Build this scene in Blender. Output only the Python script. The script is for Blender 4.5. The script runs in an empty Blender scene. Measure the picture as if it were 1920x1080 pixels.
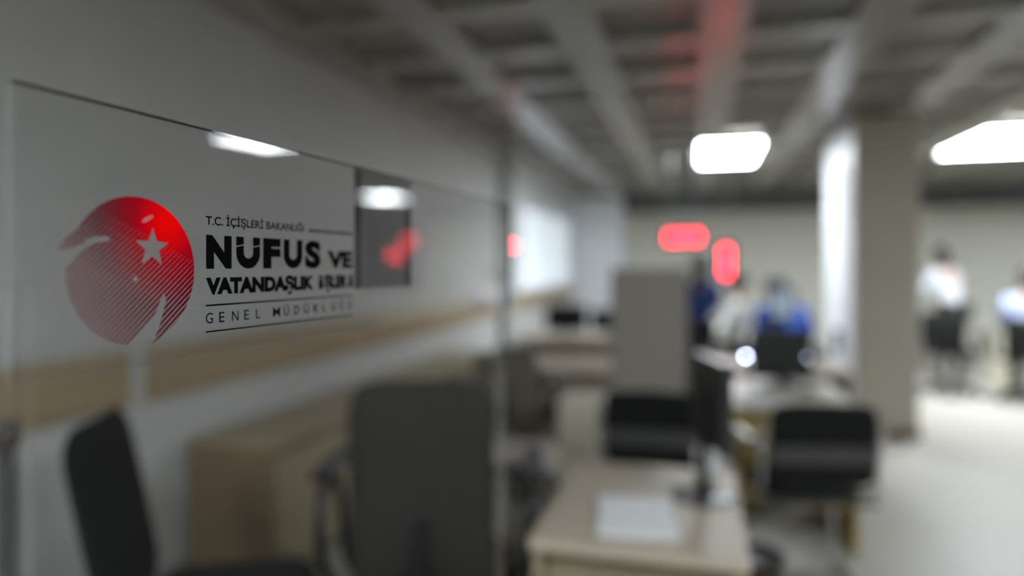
import bpy, bmesh, math, random
from mathutils import Vector, Matrix
random.seed(7)
C = bpy.context.scene
COL = C.collection
PI = math.pi

# ------------------------------------------------------------------ camera, world, exposure
H = 1.45                      # eye height
FPX = 1280.0                  # focal length in pixels of a 1920 wide frame (24 mm)
YAW = math.atan(350 / FPX)
cam = bpy.data.cameras.new('camera')
cam.lens = 24.0; cam.sensor_width = 36.0
cam.shift_y = -40 / 1920
cam.clip_start = 0.02; cam.clip_end = 100
cam.dof.use_dof = True
cam.dof.focus_distance = 0.448
cam.dof.aperture_fstop = 1.55
camo = bpy.data.objects.new('camera', cam); COL.objects.link(camo)
camo.location = (0, 0, H); camo.rotation_euler = (PI / 2, 0, YAW)
C.camera = camo
w = bpy.data.worlds.new('world'); C.world = w; w.use_nodes = True
w.node_tree.nodes['Background'].inputs[0].default_value = (0.6, 0.7, 0.85, 1)
w.node_tree.nodes['Background'].inputs[1].default_value = 0.02
C.view_settings.view_transform = 'Standard'
C.view_settings.look = 'None'
C.view_settings.exposure = 0.2
C.view_settings.gamma = 1.0
C.view_settings.use_curve_mapping = False
C.cycles.max_bounces = 10
C.cycles.diffuse_bounces = 5
C.cycles.glossy_bounces = 5
C.cycles.transparent_max_bounces = 16
C.cycles.sample_clamp_indirect = 6.0
C.cycles.caustics_reflective = False

TROFFER = 45.0                # strength of the ceiling panels
CEIL = 2.73; WALLX = -2.306; FARY = 13.85; RIGHTX = 12.5; BACKY = -3.0

cs, sn = math.cos(YAW), math.sin(YAW)
def ray(px, py):
    a = (px - 960) / FPX
    return Vector((cs * a - sn, sn * a + cs, -(py - 500) / FPX))
def atD(px, py, D): return Vector((0, 0, H)) + ray(px, py) * D
def atZ(px, py, z): r = ray(px, py); return atD(px, py, (z - H) / r.z)
def atY(px, py, y): r = ray(px, py); return atD(px, py, y / r.y)
def atX(px, py, x): r = ray(px, py); return atD(px, py, x / r.x)

# plane of the glass sign, needed to place what it mirrors
GM = 460 / FPX
def gD(px): return .45 * 1020 / (1420 - px)
def gpt(px): return atD(px, 500, gD(px))
o385 = gpt(385); dirv = gpt(900) - gpt(100); dirv.z = 0; dirv.normalize()
nrm = Vector((dirv.y, -dirv.x, 0))          # towards the camera side
def mirror(p): return p - nrm * (2 * (p - o385).dot(nrm))

# ------------------------------------------------------------------ materials
MATS = {}
def srgb(r, g, b):
    f = lambda c: (c / 255 / 12.92) if c / 255 <= .04045 else ((c / 255 + .055) / 1.055) ** 2.4
    return (f(r), f(g), f(b), 1)
def mat(name, col, rough=.5, metal=0, noise=0, nscale=8, emit=None, estr=0, spec=.5, bump=0, bscale=60, stretch=(1, 1, 1)):
    if name in MATS: return MATS[name]
    m = bpy.data.materials.new(name); m.use_nodes = True
    nt = m.node_tree; b = nt.nodes['Principled BSDF']
    col = tuple(col) if len(col) == 4 else tuple(col) + (1,)
    b.inputs['Base Color'].default_value = col
    b.inputs['Roughness'].default_value = rough
    b.inputs['Metallic'].default_value = metal
    b.inputs['Specular IOR Level'].default_value = spec
    if noise or bump:
        tc = nt.nodes.new('ShaderNodeTexCoord'); mp = nt.nodes.new('ShaderNodeMapping')
        mp.inputs['Scale'].default_value = stretch
        nt.links.new(tc.outputs['Object'], mp.inputs[0])
    if noise:
        n = nt.nodes.new('ShaderNodeTexNoise'); n.inputs['Scale'].default_value = nscale; n.inputs['Detail'].default_value = 5
        nt.links.new(mp.outputs[0], n.inputs['Vector'])
        r = nt.nodes.new('ShaderNodeValToRGB')
        r.color_ramp.elements[0].position = .3; r.color_ramp.elements[1].position = .7
        r.color_ramp.elements[0].color = tuple(c * (1 - noise) for c in col[:3]) + (1,)
        r.color_ramp.elements[1].color = tuple(min(1, c * (1 + noise * .6)) for c in col[:3]) + (1,)
        nt.links.new(n.outputs[0], r.inputs[0]); nt.links.new(r.outputs[0], b.inputs['Base Color'])
    if bump:
        n2 = nt.nodes.new('ShaderNodeTexNoise'); n2.inputs['Scale'].default_value = bscale
        nt.links.new(mp.outputs[0], n2.inputs['Vector'])
        bp = nt.nodes.new('ShaderNodeBump'); bp.inputs['Strength'].default_value = bump; bp.inputs['Distance'].default_value = .01
        nt.links.new(n2.outputs[0], bp.inputs['Height']); nt.links.new(bp.outputs[0], b.inputs['Normal'])
    if emit:
        b.inputs['Emission Color'].default_value = tuple(emit) + (1,)
        b.inputs['Emission Strength'].default_value = estr
    MATS[name] = m; return m

wall_paint = mat('wall_paint', (.50, .505, .50), .55, noise=.04, nscale=3, bump=.05)
far_paint = mat('far_wall_paint', (.88, .865, .77), .6, noise=.04, nscale=2)
white_paint = mat('column_white_paint', (.84, .86, .90), .3, noise=.02)
col_paint = mat('column_beige_paint', (.48, .44, .37), .45, noise=.05, nscale=3)
rail_wood = mat('rail_wood', (.35, .265, .165), .45, noise=.22, nscale=5, stretch=(1, .25, 5))
beige_wood = mat('beige_laminate', (.33, .28, .19), .5, noise=.12, nscale=6, stretch=(1, 1, .2))
desk_wood = mat('desk_laminate', (.50, .43, .34), .5, noise=.06, nscale=4, stretch=(1, .2, 1))
yellow_wood = mat('ochre_laminate', (.42, .31, .10), .45, noise=.12, nscale=5)
brown_wood = mat('brown_laminate', (.20, .145, .09), .5, noise=.15, nscale=5)
edge_dark = mat('dark_edge_band', (.10, .075, .05), .5, noise=.1)
grey_fab = mat('grey_fabric', (.42, .38, .33), .9, noise=.08, nscale=30, bump=.2, bscale=400)
black_fab = mat('black_fabric', (.004, .004, .004), .95, noise=.2, nscale=40, bump=.3, bscale=300)
char_fab = mat('charcoal_fabric', (.022, .0205, .018), .8, noise=.12, nscale=30, bump=.25, bscale=300)
grey_band = mat('grey_mesh_band', (.06, .06, .058), .6, noise=.1, nscale=40)
black_pl = mat('black_plastic', (.012, .012, .014), .35, noise=.1)
dark_pl = mat('dark_plastic', (.03, .035, .045), .4, noise=.1)
chrome = mat('chrome', (.85, .86, .9), .08, 1, noise=.02)
steel = mat('brushed_steel', (.55, .56, .58), .3, 1, noise=.08, nscale=50, stretch=(1, 1, .1))
grey_paint = mat('grey_trunking', (.28, .29, .29), .5, noise=.05)
dark_grey = mat('dark_grey_paint', (.10, .105, .105), .5, noise=.05)
paper = mat('white_paper', (.85, .86, .88), .6, noise=.02)
cream = mat('cream_lacquer', (.74, .70, .58), .4, noise=.04)
screen_glass = mat('screen_glass', (.01, .012, .016), .12, noise=.1)
screen_on = mat('lit_monitor_screen', (.02, .02, .02), .3, emit=(.5, .62, .75), estr=.45, noise=.1)
white_pl = mat('white_plastic', (.75, .76, .78), .35, noise=.03)
troffer_em = mat('lit_troffer_diffuser', (.9, .9, .9), .5, emit=(.90, .97, 1.0), estr=TROFFER, noise=.01)
red_led = mat('red_led', (.1, 0, 0), .4, emit=(1.0, .03, .055), estr=29, noise=.01)
cold_glint = mat('cold_glint_glow', (.1, .1, .1), .4, emit=(.62, .70, 1.0), estr=85, noise=.01)
added_window_dark = mat('added_dark_glass', (.01, .011, .013), .15, noise=.1)

def ceiling_mat():
    m = bpy.data.materials.new('ceiling_metal_panel'); m.use_nodes = True
    nt = m.node_tree; b = nt.nodes['Principled BSDF']
    tc = nt.nodes.new('ShaderNodeTexCoord'); n = nt.nodes.new('ShaderNodeTexNoise'); n.inputs['Scale'].default_value = .9
    nt.links.new(tc.outputs['Object'], n.inputs['Vector'])
    r = nt.nodes.new('ShaderNodeValToRGB')
    r.color_ramp.elements[0].position = .35; r.color_ramp.elements[0].color = (.25, .235, .21, 1)
    r.color_ramp.elements[1].position = .65; r.color_ramp.elements[1].color = (.31, .295, .27, 1)
    nt.links.new(n.outputs[0], r.inputs[0]); nt.links.new(r.outputs[0], b.inputs['Base Color'])
    b.inputs['Roughness'].default_value = .26; b.inputs['Specular IOR Level'].default_value = .8
    return m
ceil_m = ceiling_mat()
tile_dark = mat('ceiling_dark_tile', (.11, .103, .082), .4, noise=.15, nscale=3)
tile_mid = mat('ceiling_mid_tile', (.20, .19, .165), .4, noise=.1, nscale=3)

def floor_mat():
    m = bpy.data.materials.new('polished_floor_tile'); m.use_nodes = True
    nt = m.node_tree; b = nt.nodes['Principled BSDF']
    tc = nt.nodes.new('ShaderNodeTexCoord')
    br = nt.nodes.new('ShaderNodeTexBrick'); br.offset = 0
    br.inputs['Scale'].default_value = 1; br.inputs['Brick Width'].default_value = .6; br.inputs['Row Height'].default_value = .6
    br.inputs['Mortar Size'].default_value = .003
    br.inputs['Color1'].default_value = (.36, .34, .305, 1); br.inputs['Color2'].default_value = (.39, .37, .335, 1)
    br.inputs['Mortar'].default_value = (.3, .28, .25, 1)
    nt.links.new(tc.outputs['Object'], br.inputs['Vector'])
    nt.links.new(br.outputs['Color'], b.inputs['Base Color'])
    b.inputs['Roughness'].default_value = .45; b.inputs['Specular IOR Level'].default_value = .35
    return m
floor_m = floor_mat()

def glass_mat(name, tint=(.93, .96, .95)):
    m = bpy.data.materials.new(name); m.use_nodes = True
    nt = m.node_tree; nt.nodes.clear()
    out = nt.nodes.new('ShaderNodeOutputMaterial')
    tr = nt.nodes.new('ShaderNodeBsdfTransparent'); tr.inputs[0].default_value = tint + (1,)
    gl = nt.nodes.new('ShaderNodeBsdfGlossy'); gl.inputs['Roughness'].default_value = 0.0
    fr = nt.nodes.new('ShaderNodeFresnel')
    geo = nt.nodes.new('ShaderNodeNewGeometry')
    mp = nt.nodes.new('ShaderNodeMapRange')      # same reflectance on entering and on leaving the pane
    mp.inputs['To Min'].default_value = 1.5; mp.inputs['To Max'].default_value = 1 / 1.5
    nt.links.new(geo.outputs['Backfacing'], mp.inputs['Value']); nt.links.new(mp.outputs[0], fr.inputs['IOR'])
    mx = nt.nodes.new('ShaderNodeMixShader')
    nt.links.new(fr.outputs[0], mx.inputs[0]); nt.links.new(tr.outputs[0], mx.inputs[1]); nt.links.new(gl.outputs[0], mx.inputs[2])
    nt.links.new(mx.outputs[0], out.inputs[0])
    return m
def film_mat(name, col, alpha):
    m = bpy.data.materials.new(name); m.use_nodes = True
    nt = m.node_tree; nt.nodes.clear(); N = nt.nodes.new; L = nt.links.new
    d = N('ShaderNodeBsdfDiffuse'); d.inputs[0].default_value = col + (1,)
    t = N('ShaderNodeBsdfTransparent'); ms = N('ShaderNodeMixShader'); ms.inputs[0].default_value = alpha
    L(t.outputs[0], ms.inputs[1]); L(d.outputs[0], ms.inputs[2]); out = N('ShaderNodeOutputMaterial'); L(ms.outputs[0], out.inputs[0])
    return m
glass = glass_mat('clear_glass', (.975, .978, .98))
glass_edge = mat('glass_edge', (.05, .055, .045), .25, noise=.1)
ink = mat('black_ink', (.004, .004, .005), .9, noise=.1, spec=0)
ink_grey = mat('grey_ink', (.07, .07, .07), .9, noise=.1, spec=0)

# ------------------------------------------------------------------ mesh helpers
class MB:
    def __init__(s): s.bm = bmesh.new()
    def box(s, x0, x1, y0, y1, z0, z1, M=None, bev=0):
        t = bmesh.new(); bmesh.ops.create_cube(t, size=1)
        bmesh.ops.scale(t, vec=(abs(x1 - x0), abs(y1 - y0), abs(z1 - z0)), verts=t.verts)
        if bev: bmesh.ops.bevel(t, geom=t.edges[:], offset=bev, segments=3, affect='EDGES', profile=.6)
        bmesh.ops.translate(t, vec=((x0 + x1) / 2, (y0 + y1) / 2, (z0 + z1) / 2), verts=t.verts)
        s._merge(t, M); return s
    def _merge(s, t, M=None):
        if M is not None: bmesh.ops.transform(t, matrix=M, verts=t.verts)
        me = bpy.data.meshes.new('tmp'); t.to_mesh(me); t.free(); s.bm.from_mesh(me); bpy.data.meshes.remove(me)
    def tube(s, pts, r, seg=12, M=None, smooth=0):
        pts = [Vector(p) for p in pts]
        for _ in range(smooth):
            q = [pts[0]]
            for a, b in zip(pts, pts[1:]): q += [a.lerp(b, .25), a.lerp(b, .75)]
            q.append(pts[-1]); pts = q
        rr = r if isinstance(r, (list, tuple)) else [r] * len(pts)
        t = bmesh.new(); rings = []
        up = None
        for i, p in enumerate(pts):
            d = (pts[min(i + 1, len(pts) - 1)] - pts[max(i - 1, 0)]).normalized()
            if up is None: up = Vector((0, 0, 1)) if abs(d.z) < .9 else Vector((1, 0, 0))
            a = d.cross(up)
            if a.length < 1e-4: a = d.cross(Vector((0, 1, 0)))
            a.normalize(); b = a.cross(d).normalized(); up = b
            rings.append([t.verts.new(p + (a * math.cos(k * 2 * PI / seg) + b * math.sin(k * 2 * PI / seg)) * rr[i]) for k in range(seg)])
        for A, B in zip(rings, rings[1:]):
            for k in range(seg): t.faces.new((A[k], A[(k + 1) % seg], B[(k + 1) % seg], B[k]))
        t.faces.new(rings[0][::-1]); t.faces.new(rings[-1])
        s._merge(t, M); return s
    def lathe(s, prof, loc=(0, 0, 0), seg=24, M=None):
        t = bmesh.new(); rings = []
        for r, z in prof:
            rings.append([t.verts.new((loc[0] + max(r, 1e-4) * math.cos(k * 2 * PI / seg), loc[1] + max(r, 1e-4) * math.sin(k * 2 * PI / seg), loc[2] + z)) for k in range(seg)])
        for A, B in zip(rings, rings[1:]):
            for k in range(seg): t.faces.new((A[k], A[(k + 1) % seg], B[(k + 1) % seg], B[k]))
        t.faces.new(rings[0][::-1]); t.faces.new(rings[-1])
        s._merge(t, M); return s
    def ball(s, c, r, sc=(1, 1, 1), M=None, sub=3):
        t = bmesh.new(); bmesh.ops.create_icosphere(t, subdivisions=sub, radius=r)
        bmesh.ops.scale(t, vec=sc, verts=t.verts); bmesh.ops.translate(t, vec=c, verts=t.verts); s._merge(t, M); return s
    def pad(s, w_, h_, t_, bulge=.02, curve=.0, M=None, nx=14, nz=14, power=6):
        """upholstered pad in the XZ plane, centre at 0, curved back in Y, thickness t_"""
        t = bmesh.new(); front = []; back = []
        for j in range(nz + 1):
            fr, bk = [], []
            for i in range(nx + 1):
                u = i / nx * 2 - 1; v = j / nz * 2 - 1
                k = (abs(u) ** power + abs(v) ** power) ** (1 / power)
                m_ = max(abs(u), abs(v)); q = m_ / k if k > 0 else 1
                x, z = u * q * w_ / 2, v * q * h_ / 2
                yb = curve * (u * q) ** 2
                e = max(0, 1 - m_ ** 4) ** .5
                fr.append(t.verts.new((x, yb - t_ / 2 * e - bulge * e, z))); bk.append(t.verts.new((x, yb + t_ / 2 * e + 1e-4, z)))
            front.append(fr); back.append(bk)
        for j in range(nz):
            for i in range(nx):
                t.faces.new((front[j][i], front[j][i + 1], front[j + 1][i + 1], front[j + 1][i]))
                t.faces.new((back[j][i], back[j + 1][i], back[j + 1][i + 1], back[j][i + 1]))
        bmesh.ops.remove_doubles(t, verts=t.verts, dist=2e-4)
        s._merge(t, M); return s
    def poly(s, pts, z0, z1):
        t = bmesh.new(); a = [t.verts.new((p[0], p[1], z0)) for p in pts]; b = [t.verts.new((p[0], p[1], z1)) for p in pts]
        t.faces.new(a[::-1]); t.faces.new(b)
        for i in range(len(pts)): t.faces.new((a[i], a[(i + 1) % len(pts)], b[(i + 1) % len(pts)], b[i]))
        s._merge(t); return s
    def build(s, name, m, parent=None, smooth=False, loc=None, rz=None):
        bmesh.ops.recalc_face_normals(s.bm, faces=s.bm.faces)
        me = bpy.data.meshes.new(name); s.bm.to_mesh(me); s.bm.free()
        me.materials.append(m)
        if smooth:
            for p in me.polygons: p.use_smooth = True
            try: me.set_sharp_from_angle(angle=math.radians(40))
            except Exception: pass
        o = bpy.data.objects.new(name, me); COL.objects.link(o); o.parent = parent
        if loc is not None: o.location = loc
        if rz is not None: o.rotation_euler = (0, 0, rz)
        return o
def tag(o, label, cat, group=None, kind=None):
    o['label'] = label; o['category'] = cat
    if group: o['group'] = group
    if kind: o['kind'] = kind
    return o
def empty(name, loc, rz=0):
    o = bpy.data.objects.new(name, None); COL.objects.link(o); o.location = loc; o.rotation_euler = (0, 0, rz); o.empty_display_size = .1
    return o
def struct(o, label=None):
    o['kind'] = 'structure'
    return o
def copy_tree(o, parent=None):
    c = o.copy(); COL.objects.link(c); c.parent = parent
    for ch in list(o.children): copy_tree(ch, c)
    return c
def again(src, loc, rz, label, group=None):
    c = copy_tree(src); c.location = loc; c.rotation_euler = (0, 0, rz); c['label'] = label
    if group: c['group'] = group
    return c
RX = lambda a: Matrix.Rotation(a, 4, 'X')
RY = lambda a: Matrix.Rotation(a, 4, 'Y')
RZ = lambda a: Matrix.Rotation(a, 4, 'Z')
T = lambda x, y, z: Matrix.Translation((x, y, z))

# ------------------------------------------------------------------ room shell
struct(MB().box(WALLX - .2, RIGHTX + .2, BACKY - .2, FARY + .2, -.15, 0).build('floor', floor_m))
struct(MB().box(WALLX - .2, WALLX, BACKY, FARY, 0, CEIL).build('wall_left', wall_paint))
struct(MB().box(RIGHTX, RIGHTX + .2, BACKY, FARY, 0, CEIL).build('wall_right', far_paint))
struct(MB().box(WALLX - .2, RIGHTX + .2, BACKY - .2, BACKY, 0, CEIL).build('wall_back', wall_paint))
struct(MB().box(WALLX - .2, RIGHTX + .2, FARY, FARY + .2, 0, CEIL).build('wall_far', far_paint))

# ceiling: metal grid bands with recessed darker tiles
PX, PY = .77, .69
GX0, GY0 = -2.18, -2.9
troffers = [  # x0, x1, y0, y1
    (.02, .62, 7.35, 8.75), (2.62, 3.50, 7.35, 8.75), ]
for (px_, py_, hx_, hy_) in ((490, 262, .3, .36), (722, 370, .3, .4)):
    q_ = mirror(atZ(px_, py_, CEIL)); troffers.append((q_.x - hx_, q_.x + hx_, q_.y - hy_, q_.y + hy_))
troffers += [(-1.0, -.4, -2.0, -1.0), (2.2, 2.8, -1.3, .1)]  # both unseen, added behind the camera to brighten the near room
g = MB()
nX = int((RIGHTX - GX0) / PX) + 1; nY = int((FARY - GY0) / PY) + 1
bw = .26; bh = .14
ceil = struct(MB().box(WALLX - .2, RIGHTX + .2, BACKY - .2, FARY + .2, CEIL + .09, CEIL + .2).build('ceiling', ceil_m))
g.box(WALLX, GX0 + bw / 2, BACKY, FARY, CEIL, CEIL + .09)
for i in range(1, nX):
    x = GX0 + i * PX
    g.box(x - bw / 2, min(x + bw / 2, RIGHTX), BACKY, FARY, CEIL, CEIL + .09)
for j in range(nY):
    y = GY0 + j * PY
    for i in range(nX):
        xa = GX0 + i * PX + bw / 2; xb = min(xa + PX - bw, RIGHTX)
        if xb > xa: g.box(xa, xb, y - bh / 2, y + bh / 2, CEIL, CEIL + .09)
gr = g.build('ceiling_grid', ceil_m, ceil); gr['kind'] = 'structure'
td, tm = MB(), MB()
for j in range(nY):
    for i in range(nX):
        xa = GX0 + i * PX + bw / 2; xb = min(xa + PX - bw, RIGHTX); ya = GY0 + j * PY + bh / 2; yb = min(ya + PY - bh, FARY)
        if xb <= xa or yb <= ya: continue
        if any(xa < t[1] and xb > t[0] and ya < t[3] and yb > t[2] for t in troffers): continue
        (td if random.random() < .5 else tm).box(xa, xb, ya, yb, CEIL + .045, CEIL + .06)
a = td.build('ceiling_tile', tile_dark, ceil); a['kind'] = 'structure'
a = tm.build('ceiling_tile', tile_mid, ceil); a['kind'] = 'structure'

# lowered bulkhead near the far wall
struct(MB().box(-1.34, RIGHTX, 12.55, 12.95, 2.45, CEIL).build('beam', dark_grey))
# wood wall rail in two runs, vertical trunking between them
RZ0, RZ1 = .869, 1.103
pr = atX(255, 700, WALLX)
struct(MB().box(WALLX, WALLX + .025, BACKY, pr.y - .05, RZ0, RZ1, bev=.006).build('trim_1', rail_wood))
struct(MB().box(WALLX, WALLX + .025, pr.y + .05, 7.8, RZ0, RZ1, bev=.006).build('trim_2', rail_wood))
struct(MB().box(WALLX, WALLX + .006, pr.y - .045, pr.y + .045, .8, 1.16, bev=.001).build('trim_3', wall_paint))
struct(MB().box(WALLX, WALLX + .025, 8.2, FARY, RZ0, RZ1, bev=.006).build('trim_4', rail_wood))
struct(MB().box(WALLX, WALLX + .012, BACKY, FARY, 0, .09, bev=.003).build('baseboard_left', grey_paint))
# grey wall pilaster on the left wall
pp = atX(943, 500, WALLX)
struct(MB().box(WALLX, WALLX + .09, pp.y - .17, pp.y + .17, 0, CEIL, bev=.006).build('trim_5', grey_paint))
struct(MB().box(WALLX, WALLX + .02, pp.y + .17, 12.6, RZ1, CEIL, bev=.004).build('trim_7', white_paint))
wall_glow = mat('added_wall_glow', (.8, .85, .9), .4, emit=(.80, .90, 1.0), estr=.42, noise=.02)  # glowing pane added to brighten the far part of the left wall
w2 = struct(MB().box(WALLX + .02, WALLX + .03, 8.75, 12.1, 1.16, 2.25).build('added_window_2', wall_glow))
fm = MB()
for (y0, y1, z0, z1) in ((8.69, 8.75, 1.11, 2.31), (12.1, 12.16, 1.11, 2.31), (8.75, 12.1, 1.11, 1.16), (8.75, 12.1, 2.25, 2.31), (10.4, 10.45, 1.16, 2.25)):
    fm.box(WALLX + .02, WALLX + .05, y0, y1, z0, z1)
fm.build('added_window_frame', white_paint, w2)
# white pier in the far left corner
struct(MB().box(WALLX, -1.34, 12.6, FARY, 0, CEIL).build('trim_6', white_paint))
# unseen dark pane on the far wall, added for its reflection in the glass
def mirror_hit(px, py, y):
    o_ = mirror(Vector((0, 0, H))); d_ = mirror(atD(px, py, 1)) - o_
    return o_ + d_ * ((y - o_.y) / d_.y)
wa_, wb_ = mirror_hit(676, 400, FARY - .05), mirror_hit(786, 543, FARY - .05)
wx0, wx1, wz0, wz1 = min(wa_.x, wb_.x), max(wa_.x, wb_.x), wb_.z, 2.62
wn = struct(MB().box(wx0, wx1, FARY - .03, FARY, wz0, wz1).build('added_window_1', added_window_dark))
fm = MB()
for (x0, x1, z0, z1) in ((wx0 - .06, wx0, wz0 - .06, wz1 + .06), (wx1, wx1 + .06, wz0 - .06, wz1 + .06), (wx0, wx1, wz0 - .06, wz0), (wx0, wx1, wz1, wz1 + .06), ((wx0 + wx1) / 2 - .025, (wx0 + wx1) / 2 + .025, wz0, wz1)):
    fm.box(x0, x1, FARY - .05, FARY, z0, z1)
fm.build('added_window_frame', dark_grey, wn)

# column
c0 = atY(1603, 500, 6.4); c1 = atY(1724, 500, 6.4)
colo = struct(MB().box(c0.x, c1.x, 6.4, 7.7, 0, CEIL, bev=.01).build('column', col_paint))
lf = MB().box(c0.x - .012, c0.x, 6.42, 7.7, 0, CEIL, bev=.003).build('column_facing', white_paint, colo); lf['kind'] = 'structure'
bb = MB().box(c0.x - .02, c1.x + .012, 6.385, 7.72, 0, .09, bev=.003).build('column_skirting', brown_wood, colo); bb['kind'] = 'structure'
sw = MB().box(c0.x - .06, c0.x - .012, 6.95, 7.08, .66, .86, bev=.01).build('wall_phone', dark_pl)
tag(sw, 'small dark wall phone fixed to the white side of the column', 'phone')

# ------------------------------------------------------------------ ceiling lights
def troffer(x0, x1, y0, y1, label):
    t = empty('ceiling_light', ((x0 + x1) / 2, (y0 + y1) / 2, CEIL))
    tag(t, label, 'ceiling light', 'recessed ceiling light panels')
    hx, hy = (x1 - x0) / 2, (y1 - y0) / 2; m = MB(); e = .03
    m.box(-hx - e, -hx, -hy - e, hy + e, -.012, .05); m.box(hx, hx + e, -hy - e, hy + e, -.012, .05)
    m.box(-hx, hx, -hy - e, -hy, -.012, .05); m.box(-hx, hx, hy, hy + e, -.012, .05)
    m.build('frame', white_pl, t)
    MB().box(-hx, hx, -hy, hy, -.008, .02).build('diffuser', troffer_em, t)
    return t
tl = ['lit white ceiling panel left of the column, above the red number sign',
      'lit white ceiling panel at the right edge of the picture, right of the column',
      'lit ceiling panel mirrored largest on the top edge of the glass',
      'lit ceiling panel mirrored in the glass beside the black lettering',
      'unseen lit ceiling panel added behind the camera, nearest the left wall', 'unseen lit ceiling panel added behind the camera, right of the other one']
for t, l in zip(troffers, tl): troffer(*t, l)

# ------------------------------------------------------------------ glass screen with the emblem
ang = math.atan2(dirv.y, dirv.x)
def gu(px): return (gpt(px) - o385).dot(dirv)
GT = .006; ztop = 1.45 + 257 / FPX * .45
DESKH = .74
gs = empty('glass_screen', (o385.x, o385.y, DESKH), ang)
tag(gs, 'upright clear glass desk screen printed with a red globe emblem and black lettering', 'glass screen')
u0, u1 = gu(26), gu(957)
zt = ztop - DESKH
zb = H - .058 - DESKH
pane = MB().box(u0, u1, 0, GT, zb, zt - .0005).build('pane', glass, gs)
ed = MB(); ed.box(u0, u1, .0002, GT - .0002, zt - .0005, zt); ed.box(u1, u1 + .0006, .0002, GT - .0002, zb, zt)
ed.build('polished_edge', glass_edge, gs)
MB().box(u0 + .004, u0 + .016, GT + .0005, GT + .0125, 0, zb + .05, bev=.001).build('clear_post', glass, gs)
MB().box(u1 - .016, u1 - .004, GT + .0005, GT + .0125, 0, zb + .05, bev=.001).build('clear_post', glass, gs)

smoke = film_mat('smoked_film', (.02, .02, .022), .60); smoke2 = film_mat('smoked_film_border', (.02, .02, .02), .58)
fa, fb = gu(676), gu(781); fz0, fz1 = -.0205, ztop - H - .0008
def sheet(x0, x1, z0, z1, m, name, yy):
    b = bmesh.new(); b.faces.new([b.verts.new((x, 0, z + H - DESKH)) for x, z in ((x0, z0), (x1, z0), (x1, z1), (x0, z1))])
    k = MB(); k.bm.free(); k.bm = b; o = k.build(name, m, gs); o.location = (0, yy, 0); return o
tf = sheet(fa, fb, fz0, fz1, smoke, 'tinted_film', GT + .0004)
tf['label'] = 'smoked grey film behind the clear pane, right of the lettering'
sheet(fa, fa + .012, fz0, fz1, smoke2, 'film_border', GT + .0007)
sheet(fb - .012, fb, fz0, fz1 - .03, smoke2, 'film_border', GT + .0007)
# local frame of the print: x along the pane, z up from eye level, y = front face (-)
ZE = H - DESKH
YP = -.0004
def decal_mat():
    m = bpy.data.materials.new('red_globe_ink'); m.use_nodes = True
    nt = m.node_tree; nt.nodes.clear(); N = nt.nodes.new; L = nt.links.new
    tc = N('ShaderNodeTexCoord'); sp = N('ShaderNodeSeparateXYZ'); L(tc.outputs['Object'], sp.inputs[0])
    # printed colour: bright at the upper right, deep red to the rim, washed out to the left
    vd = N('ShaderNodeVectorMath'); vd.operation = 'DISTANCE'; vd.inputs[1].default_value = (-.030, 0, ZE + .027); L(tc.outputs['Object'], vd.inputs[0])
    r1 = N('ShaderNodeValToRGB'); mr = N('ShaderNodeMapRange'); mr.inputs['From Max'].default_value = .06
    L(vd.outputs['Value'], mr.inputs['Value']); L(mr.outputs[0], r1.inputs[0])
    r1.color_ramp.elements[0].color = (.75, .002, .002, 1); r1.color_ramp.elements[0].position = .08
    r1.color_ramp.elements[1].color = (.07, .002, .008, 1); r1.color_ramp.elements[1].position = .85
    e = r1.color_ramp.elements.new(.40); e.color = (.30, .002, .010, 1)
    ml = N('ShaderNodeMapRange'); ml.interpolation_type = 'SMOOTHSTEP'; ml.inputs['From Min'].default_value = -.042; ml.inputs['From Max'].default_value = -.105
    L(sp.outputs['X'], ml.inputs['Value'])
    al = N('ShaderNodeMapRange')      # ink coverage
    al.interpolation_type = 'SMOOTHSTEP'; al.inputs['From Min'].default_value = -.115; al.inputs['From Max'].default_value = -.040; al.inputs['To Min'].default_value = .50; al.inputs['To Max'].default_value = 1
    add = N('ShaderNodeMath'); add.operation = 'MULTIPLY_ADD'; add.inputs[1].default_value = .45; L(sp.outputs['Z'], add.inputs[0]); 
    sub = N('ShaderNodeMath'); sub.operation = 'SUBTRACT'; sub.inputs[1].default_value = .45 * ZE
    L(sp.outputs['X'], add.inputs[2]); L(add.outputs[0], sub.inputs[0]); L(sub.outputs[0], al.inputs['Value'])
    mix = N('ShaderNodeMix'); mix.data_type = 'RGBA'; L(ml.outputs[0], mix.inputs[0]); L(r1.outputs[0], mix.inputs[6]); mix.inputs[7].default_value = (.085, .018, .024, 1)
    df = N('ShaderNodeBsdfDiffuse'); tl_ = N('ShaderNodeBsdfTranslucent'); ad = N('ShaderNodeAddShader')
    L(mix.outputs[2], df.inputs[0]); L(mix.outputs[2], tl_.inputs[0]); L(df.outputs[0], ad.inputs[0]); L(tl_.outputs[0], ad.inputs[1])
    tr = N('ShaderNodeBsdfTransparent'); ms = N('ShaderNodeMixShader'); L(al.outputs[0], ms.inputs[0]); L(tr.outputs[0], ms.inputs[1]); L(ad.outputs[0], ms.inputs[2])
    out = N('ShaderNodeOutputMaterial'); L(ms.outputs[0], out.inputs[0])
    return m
globe_ink = decal_mat(); globe_under = film_mat('pale_red_ink', (.30, .12, .13), .22)
def P2(px, py):               # picture point -> print coordinates (u, v)
    return gu(px), -(py - 500) / FPX * gD(px)
gc = (-.0525, -.0024); gr_ = .0428
star_c = P2(285, 465); sr = .0122
star = []
for k in range(10):
    r = sr if k % 2 == 0 else sr * .42
    a_ = PI / 2 + k * PI / 5 - .03
    star.append((star_c[0] + r * math.cos(a_), star_c[1] + r * math.sin(a_)))
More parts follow.
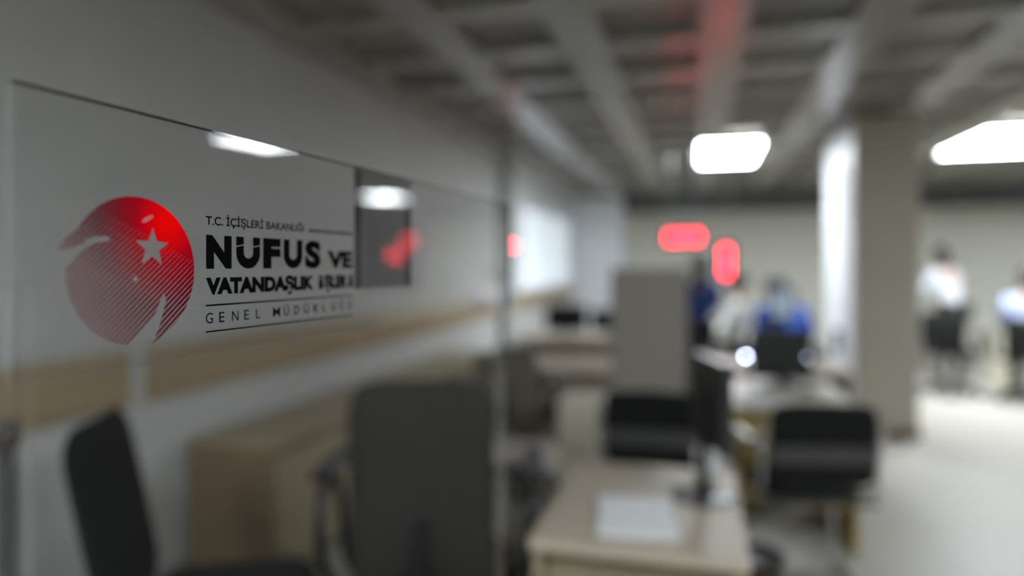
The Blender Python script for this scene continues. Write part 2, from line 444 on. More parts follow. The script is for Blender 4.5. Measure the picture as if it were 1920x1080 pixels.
horn = [P2(*p) for p in ((60, 480), (105, 470), (140, 463), (160, 450), (175, 444), (200, 443), (206, 447), (200, 452), (175, 455), (155, 468), (138, 485), (128, 500), (115, 500), (60, 500))]
spike = [P2(*p) for p in ((305, 549), (311, 560), (308, 575), (297, 615), (286, 646), (255, 668), (240, 645), (262, 620), (290, 588), (297, 570))]
spark = [P2(*p) for p in ((253, 515), (255, 521), (260, 523), (255, 525), (253, 531), (251, 525), (246, 523), (251, 521))]
tipL = [P2(*p) for p in ((103, 469), (122, 447), (142, 430), (160, 455), (128, 466))]
tipB = [P2(*p) for p in ((284, 646), (297, 614), (322, 600), (313, 622))]
def inpoly(x, y, P):
    r = False; j = len(P) - 1
    for i in range(len(P)):
        if (P[i][1] > y) != (P[j][1] > y) and x < (P[j][0] - P[i][0]) * (y - P[i][1]) / (P[j][1] - P[i][1]) + P[i][0]: r = not r
        j = i
    return r
def body(x, y):
    dx, dy = x - gc[0], y - gc[1]
    ok = dx * dx + dy * dy < gr_ * gr_
    if inpoly(x, y, tipL) or inpoly(x, y, tipB): return True
    return ok and not inpoly(x, y, star) and not inpoly(x, y, horn) and not inpoly(x, y, spike) and not inpoly(x, y, spark)
SA = math.radians(40); cd, sd = math.cos(SA), math.sin(SA); SP = .00262
LA, LB = P2(175, 380), P2(372, 490)
def ink_at(x, y):
    if not body(x, y): return False
    q = -x * sd + y * cd
    ph = (q / SP) % 1.0
    # distance under the line where the stripes have closed up
    t = ((LB[0] - LA[0]) * (y - LA[1]) - (LB[1] - LA[1]) * (x - LA[0])) / math.hypot(LB[0] - LA[0], LB[1] - LA[1])
    gap = min(.44, max(0, -t * 12))
    return ph > gap
def rows(test, step, ds):
    bm_ = bmesh.new(); R = gr_ * 1.35
    n = int(2 * R / step)
    qc = -gc[0] * sd + gc[1] * cd; sc_ = gc[0] * cd + gc[1] * sd
    def xy(s_, q): return s_ * cd - q * sd, s_ * sd + q * cd
    for i in range(n):
        q = qc - R + (i + .5) * step; s_ = sc_ - R; on = False; st = 0
        while s_ < sc_ + R:
            v = test(*xy(s_, q))
            if v != on:
                lo, hi = s_ - ds, s_
                for _ in range(7):
                    mid = (lo + hi) / 2
                    if test(*xy(mid, q)) == on: lo = mid
                    else: hi = mid
                if v: st = hi
                else:
                    c = [xy(st, q - step * .5), xy(hi, q - step * .5), xy(hi, q + step * .5), xy(st, q + step * .5)]
                    bm_.faces.new([bm_.verts.new((p[0], 0, p[1])) for p in c])
                on = v
            s_ += ds
    return bm_
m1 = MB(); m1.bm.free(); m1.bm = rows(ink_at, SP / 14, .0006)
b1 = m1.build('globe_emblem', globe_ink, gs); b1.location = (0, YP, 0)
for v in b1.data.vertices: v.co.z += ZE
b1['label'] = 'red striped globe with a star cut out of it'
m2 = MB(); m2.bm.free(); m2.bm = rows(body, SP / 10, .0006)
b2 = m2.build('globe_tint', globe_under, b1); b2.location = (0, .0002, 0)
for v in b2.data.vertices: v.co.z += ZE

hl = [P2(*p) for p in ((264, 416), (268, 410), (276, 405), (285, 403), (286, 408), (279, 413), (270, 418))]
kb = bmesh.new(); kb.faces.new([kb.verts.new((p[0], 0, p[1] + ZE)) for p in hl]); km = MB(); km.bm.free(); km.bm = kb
ho = km.build('globe_highlight', film_mat('painted_highlight', (.80, .32, .36), .5), b1); ho.location = (0, -.0002, 0)  # glossy highlight by the star, painted as a pale patch
def text_mesh(s, off):
    cu = bpy.data.curves.new('t', 'FONT'); cu.body = s; cu.size = 1; cu.offset = off; cu.resolution_u = 4
    o = bpy.data.objects.new('t', cu); COL.objects.link(o)
    bpy.context.view_layer.update()
    me = bpy.data.meshes.new_from_object(o.evaluated_get(bpy.context.evaluated_depsgraph_get()))
    bpy.data.objects.remove(o); bpy.data.curves.remove(cu)
    return me
def letter(s, ua, ub, vb, cap, off=0.0, m=ink, name='lettering', par=None):
    me = text_mesh(s, off); h = text_mesh('H', off)
    xs = [v.co.x for v in me.vertices]; zs = [v.co.y for v in h.vertices]
    x0, x1 = min(xs), max(xs); z0, z1 = min(zs), max(zs)
    for v in me.vertices:
        x, y = v.co.x, v.co.y
        v.co = ((x - x0) / (x1 - x0) * (ub - ua) + ua, 0, (y - z0) / (z1 - z0) * cap + vb + ZE)
    me.materials.clear(); me.materials.append(m); me.name = name
    o = bpy.data.objects.new(name, me); COL.objects.link(o); o.parent = par or gs; o.location = (0, YP, 0)
    return o
def flat(polys, m, name):
    b = bmesh.new()
    for P in polys: b.faces.new([b.verts.new((p[0], 0, p[1] + ZE)) for p in P])
    k = MB(); k.bm.free(); k.bm = b; o = k.build(name, m, gs); o.location = (0, YP, 0); return o
letter('T.C. İÇİŞLERİ BAKANLIĞI', 0, gu(569), .0274, .0056, .022)
def rect(a, b, c, d): return [(a, c), (b, c), (b, d), (a, d)]
flat([rect(gu(578), gu(660), .0275, .0302)], ink_grey, 'printed_line')
# NÜFUS: the N, F, U, S are heavy glyphs, the U with diaeresis is an U whose stems are cut by slanted slits
nb, nc = -.0014, .0222
letter('N', gu(385.5), gu(433.5), nb, nc, .07)
def Uletter(ua, ub, vb, cap, cut):
    wd = ub - ua; st = wd * .31; r = wd / 2; ri = r - st; cx = (ua + ub) / 2; cy = vb + r * .92
    def half(sgn):
        out = []; n = 16
        for k in range(n + 1):
            a_ = -PI / 2 + k / n * PI / 2
            out.append((cx + sgn * r * math.cos(a_), cy + r * .92 * math.sin(a_)))
        tops = vb + cap
        if cut:
            yo, yi = vb + cap * .73, vb + cap * .67
            if sgn < 0: yo, yi = yi - .0, yo
            out += [(cx + sgn * r, yo), (cx + sgn * ri, yi)]
        else: out += [(cx + sgn * r, tops), (cx + sgn * ri, tops)]
        for k in range(n + 1):
            a_ = -k / n * PI / 2
            out.append((cx + sgn * ri * math.cos(a_), cy + ri * .85 * math.sin(a_)))
        P = [out]
        if cut:
            g_ = cap * .035
            P.append([(cx + sgn * r, yo + g_), (cx + sgn * ri, yi + g_), (cx + sgn * ri, tops), (cx + sgn * r, tops)])
        return P
    return flat(half(1) + half(-1), ink, 'lettering')
Uletter(gu(442), gu(487), nb, nc, True)
letter('F', gu(492.5), gu(525.5), nb, nc, .07)
Uletter(gu(531), gu(566.5), nb, nc, False)
letter('S', gu(571), gu(601), nb, nc, .065)
letter('VE', gu(613), gu(660), nb, .0148, .06)
letter('VATANDAŞLIK', gu(385), gu(588), -.0184, .0112, .068)
ia, ib = gu(597), gu(660); iw = (ib - ia) * .12; ih = .0112
letter('ŞLER', ia + iw * 1.25, ib - iw * 1.3, -.0184, ih, .068)
for x_ in (ia, ib - iw):
    flat([rect(x_, x_ + iw, -.0184, -.0184 + ih * .74), rect(x_, x_ + iw, -.0184 + ih * .80, -.0184 + ih)], ink, 'lettering')
flat([rect(0, gu(660), -.0259, -.0248)], ink, 'printed_line')
for i, chs in enumerate((('GENEL', 385, 490), ('MÜDÜRLÜĞÜ', 511, 659))):
    s_, pa, pb = chs; ua, ub = gu(pa), gu(pb); n = len(s_); wl = .0062
    for k, c_ in enumerate(s_):
        x = ua + (ub - ua - wl) * k / (n - 1)
        letter(c_, x, x + wl * (1.3 if c_ == 'M' else .78 if c_ in 'EL' else 1.0), -.0371, .0068, .004 if i == 0 else .014)
flat([rect(0, gu(660), -.0430, -.0420)], ink, 'printed_line')

# small desk that carries the glass, below the frame
dk = empty('reception_desk', (o385.x, o385.y, 0), ang)
tag(dk, 'light laminate desk carrying the clear glass screen, under the frame', 'desk', None)
MB().box(-.32, .8, -.42, .42, DESKH - .03, DESKH, bev=.004).build('desk_top', desk_wood, dk)
MB().box(-.30, -.27, -.38, .38, 0, DESKH - .03).build('side_panel', beige_wood, dk)
MB().box(.74, .77, -.38, .38, 0, DESKH - .03).build('side_panel', beige_wood, dk)
MB().box(-.27, .74, .30, .32, .25, DESKH - .03).build('modesty_panel', beige_wood, dk)

# ------------------------------------------------------------------ furniture builders
def desk(loc, rz, w_, d_, label, top=desk_wood, side=beige_wood, group='office desks in the hall', hh=.74):
    t = empty('office_desk', loc, rz); tag(t, label, 'desk', group)
    MB().box(-w_ / 2, w_ / 2, -d_ / 2, d_ / 2, hh - .03, hh, bev=.004).build('desk_top', top, t)
    for s_ in (-1, 1):
        MB().box(s_ * (w_ / 2 - .03), s_ * (w_ / 2 - .005), -d_ / 2 + .03, d_ / 2 - .03, 0, hh - .03).build('side_panel', side, t)
    MB().box(-w_ / 2 + .03, w_ / 2 - .03, -d_ / 2 + .1, -d_ / 2 + .12, .2, hh - .03).build('modesty_panel', side, t)
    return t
def visitor_chair(loc, rz, label):
    """faces +Y, backrest towards -Y"""
    t = empty('visitor_chair', loc, rz); tag(t, label, 'chair', 'black visitor chairs on chrome frames')
    MB().pad(.44, .44, .05, .015, 0, M=T(0, .04, .46) @ RX(-PI / 2)).build('seat', black_fab, t, True)
    M = T(0, -.21, .70) @ RX(.14)
    bk = MB().pad(.44, .36, .035, .01, -.03, M=M, power=9).build('backrest', black_fab, t, True)
    MB().box(-.215, .215, -.045, -.027, -.075, .005, M=M, bev=.006).build('back_band', grey_band, bk)
    for s_ in (-1, 1):
        pts = [(s_ * .24, -.25, .80), (s_ * .24, -.21, .62), (s_ * .24, -.20, .45), (s_ * .24, .22, .45), (s_ * .24, .27, .40), (s_ * .24, .27, .03), (s_ * .24, .22, .013), (s_ * .24, -.22, .013)]
        MB().tube(pts, .0125, smooth=2).build('side_tube', chrome, t, True)
        MB().tube([(s_ * .24, -.215, .66), (s_ * .255, -.13, .675), (s_ * .255, .12, .67), (s_ * .25, .2, .60), (s_ * .24, .21, .455)], .011, smooth=2).build('arm_tube', chrome, t, True)
        MB().ball((s_ * .25, -.222, .685), .021).build('arm_bolt', chrome, t, True)
        MB().box(s_ * .255 - .022, s_ * .255 + .022, -.12, .13, .68, .70, bev=.008).build('armrest', black_pl, t)
    MB().tube([(-.24, -.22, .013), (.24, -.22, .013)], .0125).build('floor_bar', chrome, t, True)
    MB().tube([(-.24, -.20, .45), (.24, -.20, .45)], .0105).build('seat_bar', black_pl, t, True)
    return t
def office_chair(loc, rz, label, bw_=.44, top=1.12, fab=char_fab, arm=0.0, arms=True, rec=.07):
    t = empty('office_chair', loc, rz); tag(t, label, 'chair', 'high-backed office chairs')
    MB().pad(.48, .48, .07, .02, 0, M=T(0, .05, .48) @ RX(-PI / 2)).build('seat', fab, t, True)
    hb = top - .52
    MB().pad(bw_, hb, .07, .015, -.04, M=T(0, -.22, .52 + hb / 2) @ RX(rec), power=9).build('backrest', fab, t, True)
    MB().tube([(0, -.02, .43), (0, -.25, .43), (0, -.29, .52), (0, -.27, .75)], .018, smooth=2).build('back_bracket', black_pl, t, True)
    for s_ in ((-1, 1) if arms else ()):
        a = MB().tube([(s_ * .2, .08, .44), (s_ * .3, .08, .46), (s_ * .31, .05, .66 + arm), (s_ * .31, -.14, .69 + arm), (s_ * .31, -.18, .62), (s_ * .3, -.05, .46)], .016, smooth=2).build('arm_loop', black_pl, t, True)
        MB().box(s_ * .31 - .035, s_ * .31 + .035, -.16, .16, .69 + arm, .72 + arm, bev=.012).build('arm_pad', black_pl, a)
    MB().tube([(0, 0, .10), (0, 0, .44)], .028).build('gas_lift', chrome, t, True)
    b = MB()
    for k in range(5):
        a_ = k * 2 * PI / 5; b.tube([(0, 0, .12), (.30 * math.cos(a_), .30 * math.sin(a_), .075)], [.03, .018])
    sb = b.build('star_base', black_pl, t, True)
    for k in range(5):
        a_ = k * 2 * PI / 5; M = T(.30 * math.cos(a_), .30 * math.sin(a_), .03) @ RZ(a_) @ RX(PI / 2)
        MB().lathe([(.01, -.02), (.03, -.02), (.03, .02), (.01, .02)], M=M, seg=16).build('caster', black_pl, sb)
    return t
def monitor(loc, rz, label, w_=.50, h_=.30, z0=.10, lit=False, group='desktop monitors'):
    """screen faces +Y"""
    t = empty('monitor', loc, rz); tag(t, label, 'monitor', group)
    hs = MB().box(-w_ / 2, w_ / 2, -.025, .01, z0, z0 + h_, bev=.006).build('housing', black_pl, t)
    MB().box(-w_ / 2 + .015, w_ / 2 - .015, .0098, .0115, z0 + .02, z0 + h_ - .015).build('screen', screen_on if lit else screen_glass, t)
    MB().box(-.02, .02, -.045, -.02, .012, z0 + h_ * .6, bev=.004).build('stand', black_pl, t)
    MB().lathe([(.0, 0), (.10, 0), (.10, .006), (.03, .014), (0, .014)], (0, -.03, 0)).build('base', black_pl, t, True)
    return t
def on_floor(px, D): p = atD(px, 500, D); return (p.x, p.y, 0)

# ------------------------------------------------------------------ left side
office_chair((-.80, 2.0, 0), .25, 'tall charcoal office chair in the foreground, in front of the near desk', .40, 1.135, char_fab, .13)
v0 = visitor_chair(on_floor(1503, 3.09), .20, 'black visitor chair with grey band across its back, in front of the column')
vv = again(v0, on_floor(1222, 3.35), .03, 'black visitor chair left of the edge-on monitor, behind the near desk')
vv.scale = (.95, .9, 1)
office_chair((-1.35, 1.66, 0), -1.08, 'black high-backed chair by the left wall, its reclined back showing under the wooden rail', .40, 1.05, black_fab, arms=False, rec=.20)
qp = empty('barrier_post', (-1.96, 1.54, 0)); tag(qp, 'black barrier post by the left wall at the left edge of the picture', 'barrier post')
MB().lathe([(0, 0), (.15, 0), (.15, .01), (.04, .03), (0, .03)]).build('base', black_pl, qp, True)
MB().tube([(0, 0, .02), (0, 0, .93)], .027, seg=20).build('pole', black_pl, qp, True)
MB().lathe([(0, .92), (.034, .92), (.034, .98), (.025, .995), (0, .995)]).build('belt_head', black_pl, qp, True)

# low cabinets along the left wall
def cabinet(y0, y1, label):
    t = empty('low_cabinet', ((WALLX + .03 - 1.80) / 2, (y0 + y1) / 2, 0)); tag(t, label, 'cabinet', 'low cabinets along the left wall')
    hx = .238; hy = (y1 - y0) / 2
    MB().box(-hx, hx - .02, -hy, hy, .05, .63).build('body', beige_wood, t)
    MB().box(-hx, hx, -hy, hy, .63, .655, bev=.003).build('top', beige_wood, t)
    MB().box(-hx, hx - .04, -hy + .01, hy - .01, 0, .05).build('plinth', edge_dark, t)
    for s_ in (-1, 1):
        a, b = (-hy + .012, -.004) if s_ < 0 else (.004, hy - .012)
        d = MB().box(hx - .02, hx, a, b, .06, .60, bev=.003).build('door', beige_wood, t)
        MB().tube([(hx, -s_ * -.03, .42), (hx + .02, -s_ * -.03, .42), (hx + .02, -s_ * -.03, .52), (hx, -s_ * -.03, .52)], .004).build('handle', steel, d, True)
    MB().box(hx - .022, hx - .018, -hy, hy, .60, .63).build('dark_edge_strip', edge_dark, t)  # dark brown edge band above the doors
    MB().box(-hx, hx - .02, -hy - .006, -hy, .05, .63).build('end_panel', brown_wood, t)
    return t
cabinet(2.66, 3.90, 'beige low cabinet nearest the camera against the left wall')
cabinet(3.92, 5.02, 'second beige low cabinet against the left wall')
cabinet(5.04, 6.14, 'third beige low cabinet against the left wall, behind the tall chair')

# near desk
dA = desk((-.155, 2.11, 0), 0, .55, .76, 'light laminate desk in the foreground, right of the tall charcoal chair')
p = Vector((-.02, 2.28, .741))
st = MB()
for k in range(6): st.box(-.105, .105, -.148, .148, k * .002, k * .002 + .0015, M=RZ(.1 + random.uniform(-.05, .05)))
tag(st.build('paper_stack', paper, None, loc=(-.17, 1.95, .74)), 'pale sheets of paper lying on the near desk', 'paper')
monitor((.045, 2.20, .74), -1.28, 'black monitor seen edge-on at the far end of the near desk', .30, .27, .16)
mg = atZ(1325, 868, .74)
mug = empty('mug', (.025, 2.41, .74)); tag(mug, 'white mug on the near desk in front of the edge-on monitor', 'mug')
MB().lathe([(.0, 0), (.038, 0), (.04, .09), (.036, .09), (.034, .006), (0, .006)]).build('body', white_pl, mug, True)
MB().tube([(.039, 0, .075), (.062, 0, .07), (.064, 0, .03), (.039, 0, .02)], .005, smooth=2).build('handle', white_pl, mug, True)

# desk B behind the right-hand chair
B0 = atD(1368, 500, 3.55)
dB = desk((.47, 4.15, 0), 0, .62, .85, 'pale topped desk behind the right-hand chair, with ochre side panels', cream, yellow_wood)
monitor(tuple(atD(1463, 500, 4.15).xy) + (.74,), .2, 'dark monitor on the pale desk, left of the column', .36, .29, .04)
pt = MB()
for k in range(5): pt.box(-.105, .105, -.148, .148, k * .003, k * .003 + .002, M=RZ(.5 + random.uniform(-.1, .1)))
tag(pt.build('paper_stack', paper, None, loc=(.30, 3.9, .74)), 'white papers on the front of the pale desk', 'paper')
# upright beige partition
pa, pb = atD(1146, 500, 4.13), atD(1288, 500, 4.13)
pc = (pa + pb) / 2; pw = (pb - pa).length
pz = empty('partition_panel', (pc.x, pc.y, 0), YAW * .6); tag(pz, 'upright grey-beige partition panel behind the left visitor chair', 'partition')
MB().box(-pw / 2 + .015, pw / 2 - .015, -.02, .02, .05, 1.42, bev=.004).build('fabric_panel', grey_fab, pz)
fr = MB(); fr.box(-pw / 2, -pw / 2 + .015, -.025, .025, 0, 1.435); fr.box(pw / 2 - .015, pw / 2, -.025, .025, 0, 1.435); fr.box(-pw / 2, pw / 2, -.025, .025, 1.42, 1.44)
fr.build('frame', grey_paint, pz)
MB().box(-pw / 2, -pw / 2 + .04, -.15, .15, 0, .02).build('foot', grey_paint, pz)
MB().box(pw / 2 - .04, pw / 2, -.15, .15, 0, .02).build('foot', grey_paint, pz)

# desk C, middle distance left
dC = desk((-1.0, 5.0, 0), 0, .95, .75, 'light desk in the middle distance, left of the partition panel', desk_wood, grey_fab)
ped = empty('drawer_pedestal', on_floor(1096, 4.15)); tag(ped, 'cream drawer pedestal in front of the middle desk', 'drawer unit')
MB().box(-.13, .13, -.15, .2, .03, .66, bev=.004).build('body', cream, ped)
for k in range(3):
    d = MB().box(-.125, .125, -.168, -.151, .05 + k * .2, .235 + k * .2, bev=.003).build('drawer', cream, ped)
    MB().box(-.05, .05, -.18, -.168, .15 + k * .2, .165 + k * .2, bev=.003).build('handle', steel, d)
for k in range(4):
    MB().lathe([(0, 0), (.015, 0), (.015, .03), (0, .03)], ((-.1, .1)[k % 2], (-.12, .16)[k // 2], 0)).build('caster', black_pl, ped)
prn = empty('printer', (-1.33, 5.0, .74), .1); tag(prn, 'small black printer on the left end of the middle desk', 'printer')
MB().box(-.15, .15, -.13, .13, 0, .11, bev=.015).build('body', black_pl, prn)
MB().box(-.10, .10, -.17, -.12, .03, .04, bev=.003).build('tray', dark_pl, prn)
MB().box(-.08, .02, -.135, -.128, .07, .095).build('button_panel', dark_grey, prn)
office_chair(on_floor(952, 4.5), .2, 'brown-grey office chair in front of the middle desk', .40, .92, mat('taupe_fabric', (.17, .15, .12), .85, noise=.1, nscale=30))
# desk D further back
desk((-1.15, 6.9, 0), 0, 1.2, .75, 'far light desk by the left wall, carrying black monitors', desk_wood, beige_wood)
monitor((-1.30, 6.85, .74), PI, 'left black monitor on the far desk by the left wall', .42, .26, .06)
monitor((-.86, 6.95, .74), PI - .3, 'right black monitor on the far desk by the left wall', .42, .22, .05)
tag(MB().lathe([(0, 0), (.03, 0), (.03, .02), (0, .02)], M=RY(PI / 2)).build('thermostat', dark_grey, None, loc=(WALLX, 11.6, 1.55)), 'small dark thermostat on the left wall near the far corner', 'thermostat')

# desk behind with people, between partition and column
desk((1.0, 6.0, 0), 0, 1.2, .8, 'desk behind the dark monitor, in front of the seated people', desk_wood, grey_fab) if False else None
desk((.52, 5.3, 0), 0, .95, .6, 'far desk in front of the people seated left of the column', desk_wood, dark_grey)
monitor(tuple(atD(1466, 500, 5.25).xy) + (.74,), PI + .2, 'monitor with a pale lit screen beside the person in blue', .20, .25, .30, True)

# two made-up microphones, their glowing balls stand in for specular glints
def glint_stand(px, py, D, label, bright=cold_glint, r=.006):
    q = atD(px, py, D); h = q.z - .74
    t = empty('added_microphone', (q.x, q.y, .74)); tag(t, label, 'microphone', 'made-up desk microphones with glowing glint balls')
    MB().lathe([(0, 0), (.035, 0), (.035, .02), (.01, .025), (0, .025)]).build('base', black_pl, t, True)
    MB().tube([(0, 0, .02), (0, .01, h * .5), (0, 0, h - .004)], .004, smooth=2).build('added_gooseneck', black_pl, t, True)
    MB().ball((0, -.006, h), r, sub=2).build('glint_ball', bright, t, True)
dim_glint = mat('dim_glint_glow', (.1, .1, .1), .4, emit=(.6, .7, .9), estr=9, noise=.01)
glint_stand(1398, 668, 3.72, 'made-up desk microphone, its glowing ball standing in for a cold glint, left of the dark monitor')
glint_stand(1515, 670, 3.85, 'made-up desk microphone, its glowing ball standing in for a dim glint, right of the dark monitor', dim_glint)

# ------------------------------------------------------------------ red number displays
SEG = {'a': (-.5, .5, .93, 1.07), 'g': (-.5, .5, -.07, .07), 'd': (-.5, .5, -1.07, -.93), 'f': (-.57, -.43, .05, .95), 'b': (.43, .57, .05, .95), 'e': (-.57, -.43, -.95, -.05), 'c': (.43, .57, -.95, -.05)}
DIG = {'0': 'abcdef', '1': 'bc', '2': 'abged', '3': 'abgcd', '8': 'abcdefg', '7': 'abc', '4': 'fgbc', '5': 'afgcd', '6': 'afgedc'}
def display(px, py, D, w_, h_, lines, label, rz=0.0, yaw=None):
    q = atD(px, py, D) if yaw is None else Vector(yaw)
    t = empty('number_display', q, rz); tag(t, label, 'display', 'red illuminated number displays')
    MB().box(-w_ / 2 - .03, w_ / 2 + .03, 0, .06, -h_ / 2 - .03, h_ / 2 + .03, bev=.006).build('housing', black_pl, t)
    for s_ in (-1, 1):
        MB().tube([(s_ * w_ * .35, .03, h_ / 2 + .03), (s_ * w_ * .35, .03, CEIL - q.z)], .004).build('hanger', steel, t)
    nl = len(lines)
    for li, s_ in enumerate(lines):
        n = len(s_); cw = w_ / max(n, 1); lh = h_ / nl; zc = h_ / 2 - lh * (li + .5)
        for k, ch in enumerate(s_):
            m = MB(); cx = -w_ / 2 + cw * (k + .5); sx = cw * .55; sz = lh * .38
            for sg in DIG[ch]:
                a, b, c, d = SEG[sg]
                m.box(cx + a * sx, cx + b * sx, -.004, 0, zc + c * sz, zc + d * sz)
            m.build('lit_digit', red_led, t)
    return t
display(1282, 445, 7.3, .38, .13, ['888'], 'left and wider red number display, hanging over the partition panel')
display(1361, 491, 6.6, .12, .30, ['8', '8'], 'tall red number display hanging just right of the wider one')
def seen_at(px, py, D): return tuple(mirror(atD(px, py, D)))
display(0, 0, 0, .16, .14, ['88'], 'red number display mirrored in the glass, upper of the joined pair', -.6, seen_at(768, 452, 8.6))
display(0, 0, 0, .16, .14, ['88'], 'red number display mirrored in the glass, lower of the joined pair', -.6, seen_at(741, 480, 7.6))
lamp = empty('alarm_light', (WALLX + .09, pp.y, atX(954, 460, WALLX + .1).z)); tag(lamp, 'small red light on the grey pilaster of the left wall', 'warning light')
MB().box(0, .02, -.06, .06, -.06, .06, bev=.006).build('housing', white_pl, lamp)
MB().lathe([(0, 0), (.028, 0), (.02, .02), (0, .026)], M=T(.02, 0, 0) @ RY(PI / 2)).build('lens', red_led, lamp, True)

# ------------------------------------------------------------------ people
skins = mat('skin', (.50, .32, .24), .5, noise=.08, nscale=20)
hair_m = mat('black_hair', (.012, .010, .009), .6, noise=.3, nscale=60, bump=.4, bscale=200)
grey_hair = mat('grey_hair', (.35, .36, .38), .6, noise=.2, nscale=60)
def skin_mesh(name, verts, edges, m, parent, sub=2, root=0):
    me = bpy.data.meshes.new(name); me.from_pydata([v[0] for v in verts], edges, []); me.update()
    o = bpy.data.objects.new(name, me); COL.objects.link(o)
    md = o.modifiers.new('s', 'SKIN'); md.use_smooth_shade = True
    for i, v in enumerate(verts):
        r = v[1]; o.data.skin_vertices[0].data[i].radius = r if isinstance(r, tuple) else (r, r)
        o.data.skin_vertices[0].data[i].use_root = (i == root)
    ss = o.modifiers.new('u', 'SUBSURF'); ss.levels = sub; ss.render_levels = sub
    bpy.context.view_layer.update()
    nm = bpy.data.meshes.new_from_object(o.evaluated_get(bpy.context.evaluated_depsgraph_get()))
    bpy.data.objects.remove(o)
    nm.name = name; nm.materials.clear(); nm.materials.append(m)
    for p in nm.polygons: p.use_smooth = True
    o = bpy.data.objects.new(name, nm); COL.objects.link(o); o.parent = parent
    return o
def person(loc, rz, label, shirt, trousers, hair=hair_m, stand=False, lean=0.0, longhair=False, arms=(.76, .76), scale=1.0):
    t = empty('person', loc, rz); tag(t, label, 'person'); t.scale = (scale,) * 3
    hz = .90 if stand else .53
    up = lambda s_, x=0, y=0: Vector((x, y + math.sin(lean) * s_, hz + math.cos(lean) * s_))
    V, E = [], []
    def add(p_, r, prev=None):
        V.append((tuple(p_), r)); i = len(V) - 1
        if prev is not None: E.append((prev, i))
        return i
    pel = add(up(0), (.13, .10)); wa = add(up(.18), (.115, .085), pel); ch = add(up(.40), (.145, .10), wa)
    nk0 = add(up(.52), (.07, .06), ch); nk = add(up(.575), (.052, .055), nk0)
    hl = lean * .4; hb = up(.575)
    hd = lambda s_, f=0: Vector((0, hb.y + math.sin(hl) * s_ + f * math.cos(hl), hb.z + math.cos(hl) * s_ - f * math.sin(hl)))
    jaw = add(hd(.06, .015), (.062, .075), nk); mid = add(hd(.13, .01), (.075, .092), jaw); top = add(hd(.20, 0), (.062, .075), mid)
    nose = add(hd(.105, .10), .012, mid); add(hd(.10, .12), .008, nose)
    for s_ in (-1, 1): add(hd(.11, .0) + Vector((s_ * .083, 0, 0)), (.012, .02), mid)
    shirtV = []
    for s_, az in ((-1, arms[0]), (1, arms[1])):
        sh = add(up(.47, s_ * .17), .055, ch)
        el = add(Vector((s_ * .23, up(.2).y + .12, up(.2).z)), .042, sh)
        wz = az + (.35 if stand else 0)
        wr = add(Vector((s_ * .17, up(.2).y + .34, min(wz, up(.3).z))), .028, el)
        pw = Vector(V[wr][0]); palm = add(pw + Vector((-s_ * .01, .06, 0)), (.034, .018), wr)
        pv = Vector(V[palm][0])
        for f_ in range(4):
            fx = (-.027 + .018 * f_) * s_; L_ = (.062, .075, .07, .055)[f_]
            k1 = add(pv + Vector((fx, .035, .0)), .0095, palm); k2 = add(pv + Vector((fx, .035 + L_ * .6, -.006)), .009, k1); add(pv + Vector((fx, .03 + L_, -.022)), .008, k2)
        th = add(pw + Vector((-s_ * .04, .045, -.004)), .010, wr); add(pw + Vector((-s_ * .052, .085, -.01)), .009, th)
    legs = []
    for s_ in (-1, 1):
        hp = add(Vector((s_ * .09, up(0).y, hz - .03)), .085, pel)
        if stand:
            kn = add(Vector((s_ * .10, .02, .48)), .058, hp); an = add(Vector((s_ * .105, 0, .09)), .038, kn)
        else:
            kn = add(Vector((s_ * .12, .42, .52)), .062, hp); an = add(Vector((s_ * .12, .40, .10)), .038, kn)
        ay = V[an][0][1]; to = add(Vector((s_ * .12, ay + .15, .035)), (.04, .028), an)
        legs.append((hp, kn, an))
    skin_mesh('body', V, E, skins, t)
    # clothes
    SV = [(V[pel][0], (.145, .12)), (V[wa][0], (.135, .105)), (V[ch][0], (.165, .12)), (tuple(up(.50)), (.085, .075))]; SE = [(0, 1), (1, 2), (2, 3)]
    si = [i for i, (a, b) in enumerate(E) if b and a == ch]
    for s_ in (-1, 1):
        sh = up(.47, s_ * .175); el = Vector((s_ * .235, up(.2).y + .12, up(.2).z)); i0 = len(SV)
        wz = (arms[0] if s_ < 0 else arms[1]) + (.35 if stand else 0)
        wr = Vector((s_ * .18, up(.2).y + .30, min(wz, up(.3).z)))
        SV += [(tuple(sh), .07), (tuple(el), .056), (tuple(wr), .042)]; SE += [(2, i0), (i0, i0 + 1), (i0 + 1, i0 + 2)]
    skin_mesh('shirt', SV, SE, shirt, t)
    TV = [((0, up(-.01).y, hz - .01), (.142, .118))]; TE = []
    for hp, kn, an in legs:
        i0 = len(TV); TV += [(V[hp][0], .098), (V[kn][0], .073), (V[an][0], .056)]; TE += [(0, i0), (i0, i0 + 1), (i0 + 1, i0 + 2)]
    skin_mesh('trousers', TV, TE, trousers, t)
    for s_, (hp, kn, an) in zip((-1, 1), legs):
        a = V[an][0]; MB().box(a[0] - .045, a[0] + .045, a[1] - .07, a[1] + .19, 0, .07, bev=.025).build('shoe', black_pl, t, True)
    hc = hd(.15, -.018)
    hm = MB().ball(hc, .1, (.92, 1.02, 1.0))
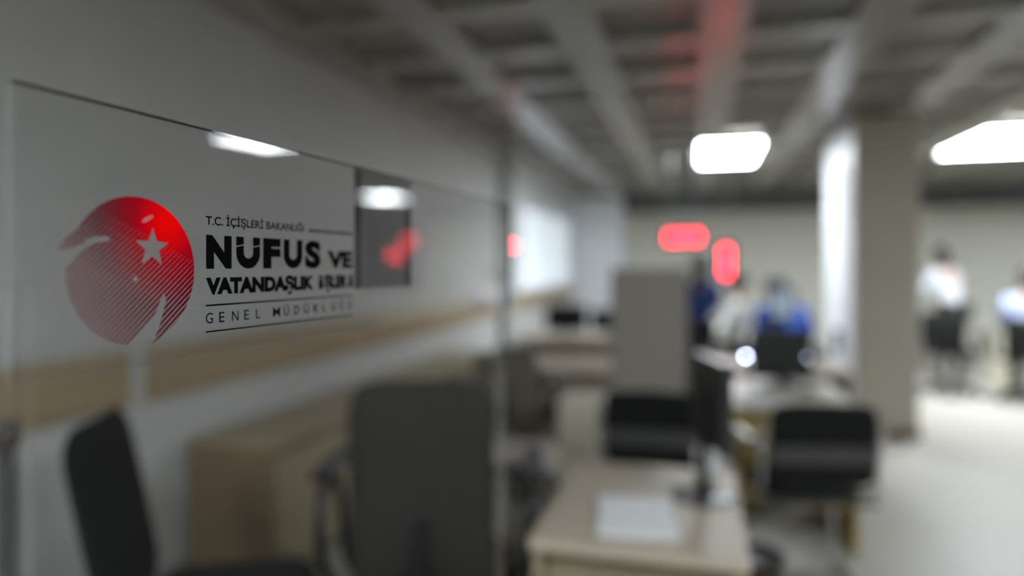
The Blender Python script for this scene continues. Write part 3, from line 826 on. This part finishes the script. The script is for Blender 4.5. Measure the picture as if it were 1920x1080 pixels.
    if longhair: hm.ball(hd(.02, -.065), .09, (.95, .6, 1.5))
    hm.build('hair', hair, t, True)
    return t
blue = mat('blue_shirt', (.015, .055, .22), .8, noise=.1, nscale=20)
vblue = mat('bright_blue_shirt', (.01, .10, .52), .8, noise=.1, nscale=20)
mint = mat('pale_mint_shirt', (.88, .93, .88), .8, noise=.05, nscale=20)
white_sh = mat('white_shirt', (.52, .54, .60), .8, noise=.05, nscale=20)
ltblue = mat('light_blue_shirt', (.36, .41, .60), .8, noise=.05, nscale=20)
dark_tr = mat('black_trousers', (.012, .013, .016), .8, noise=.1, nscale=20)
person(on_floor(1311, 6.9), .3, 'person with dark hair in a dark blue top, standing behind the edge-on monitor', blue, dark_tr, stand=True, scale=.93, longhair=True)
person(on_floor(1382, 7.2), PI / 2, 'person in a pale mint shirt seated under the tall red display', mint, dark_tr, hair_m, scale=1.05)
person(on_floor(1500, 6.3), .35, 'person in a bright blue shirt half hidden by the column', vblue, dark_tr, lean=.75, scale=1.15)
person(on_floor(1788, 8.7), .45, 'person in a white shirt with black hair leaning forward, right of the column', white_sh, dark_tr, lean=.35, stand=True, scale=1.02, longhair=True)
person(on_floor(1930, 7.25), -.4, 'person in a light blue shirt seated at the right edge of the picture', ltblue, dark_tr, scale=1.08)
office_chair(on_floor(1930, 7.25), -.4, 'black office chair at the right edge under the person in light blue', .42, .92, black_fab)
office_chair(on_floor(1782, 7.75), -.6, 'black office chair right of the column, by the person in white', .44, .95, black_fab)
desk((4.6, 9.6, 0), 0, 2.2, .8, 'cream desk by the far wall behind the people on the right', cream, cream)

bn = empty('waste_bin', on_floor(1412, 2.72)); tag(bn, 'dark brown waste bin on the floor between the near desk and the right-hand chair', 'bin')
MB().lathe([(0, 0), (.09, 0), (.115, .30), (.108, .30), (.085, .01), (0, .01)]).build('body', mat('dark_brown_plastic', (.05, .032, .018), .5, noise=.1), bn, True)
MB().lathe([(.105, .295), (.12, .295), (.12, .31), (.105, .31)]).build('rim', black_pl, bn, True)
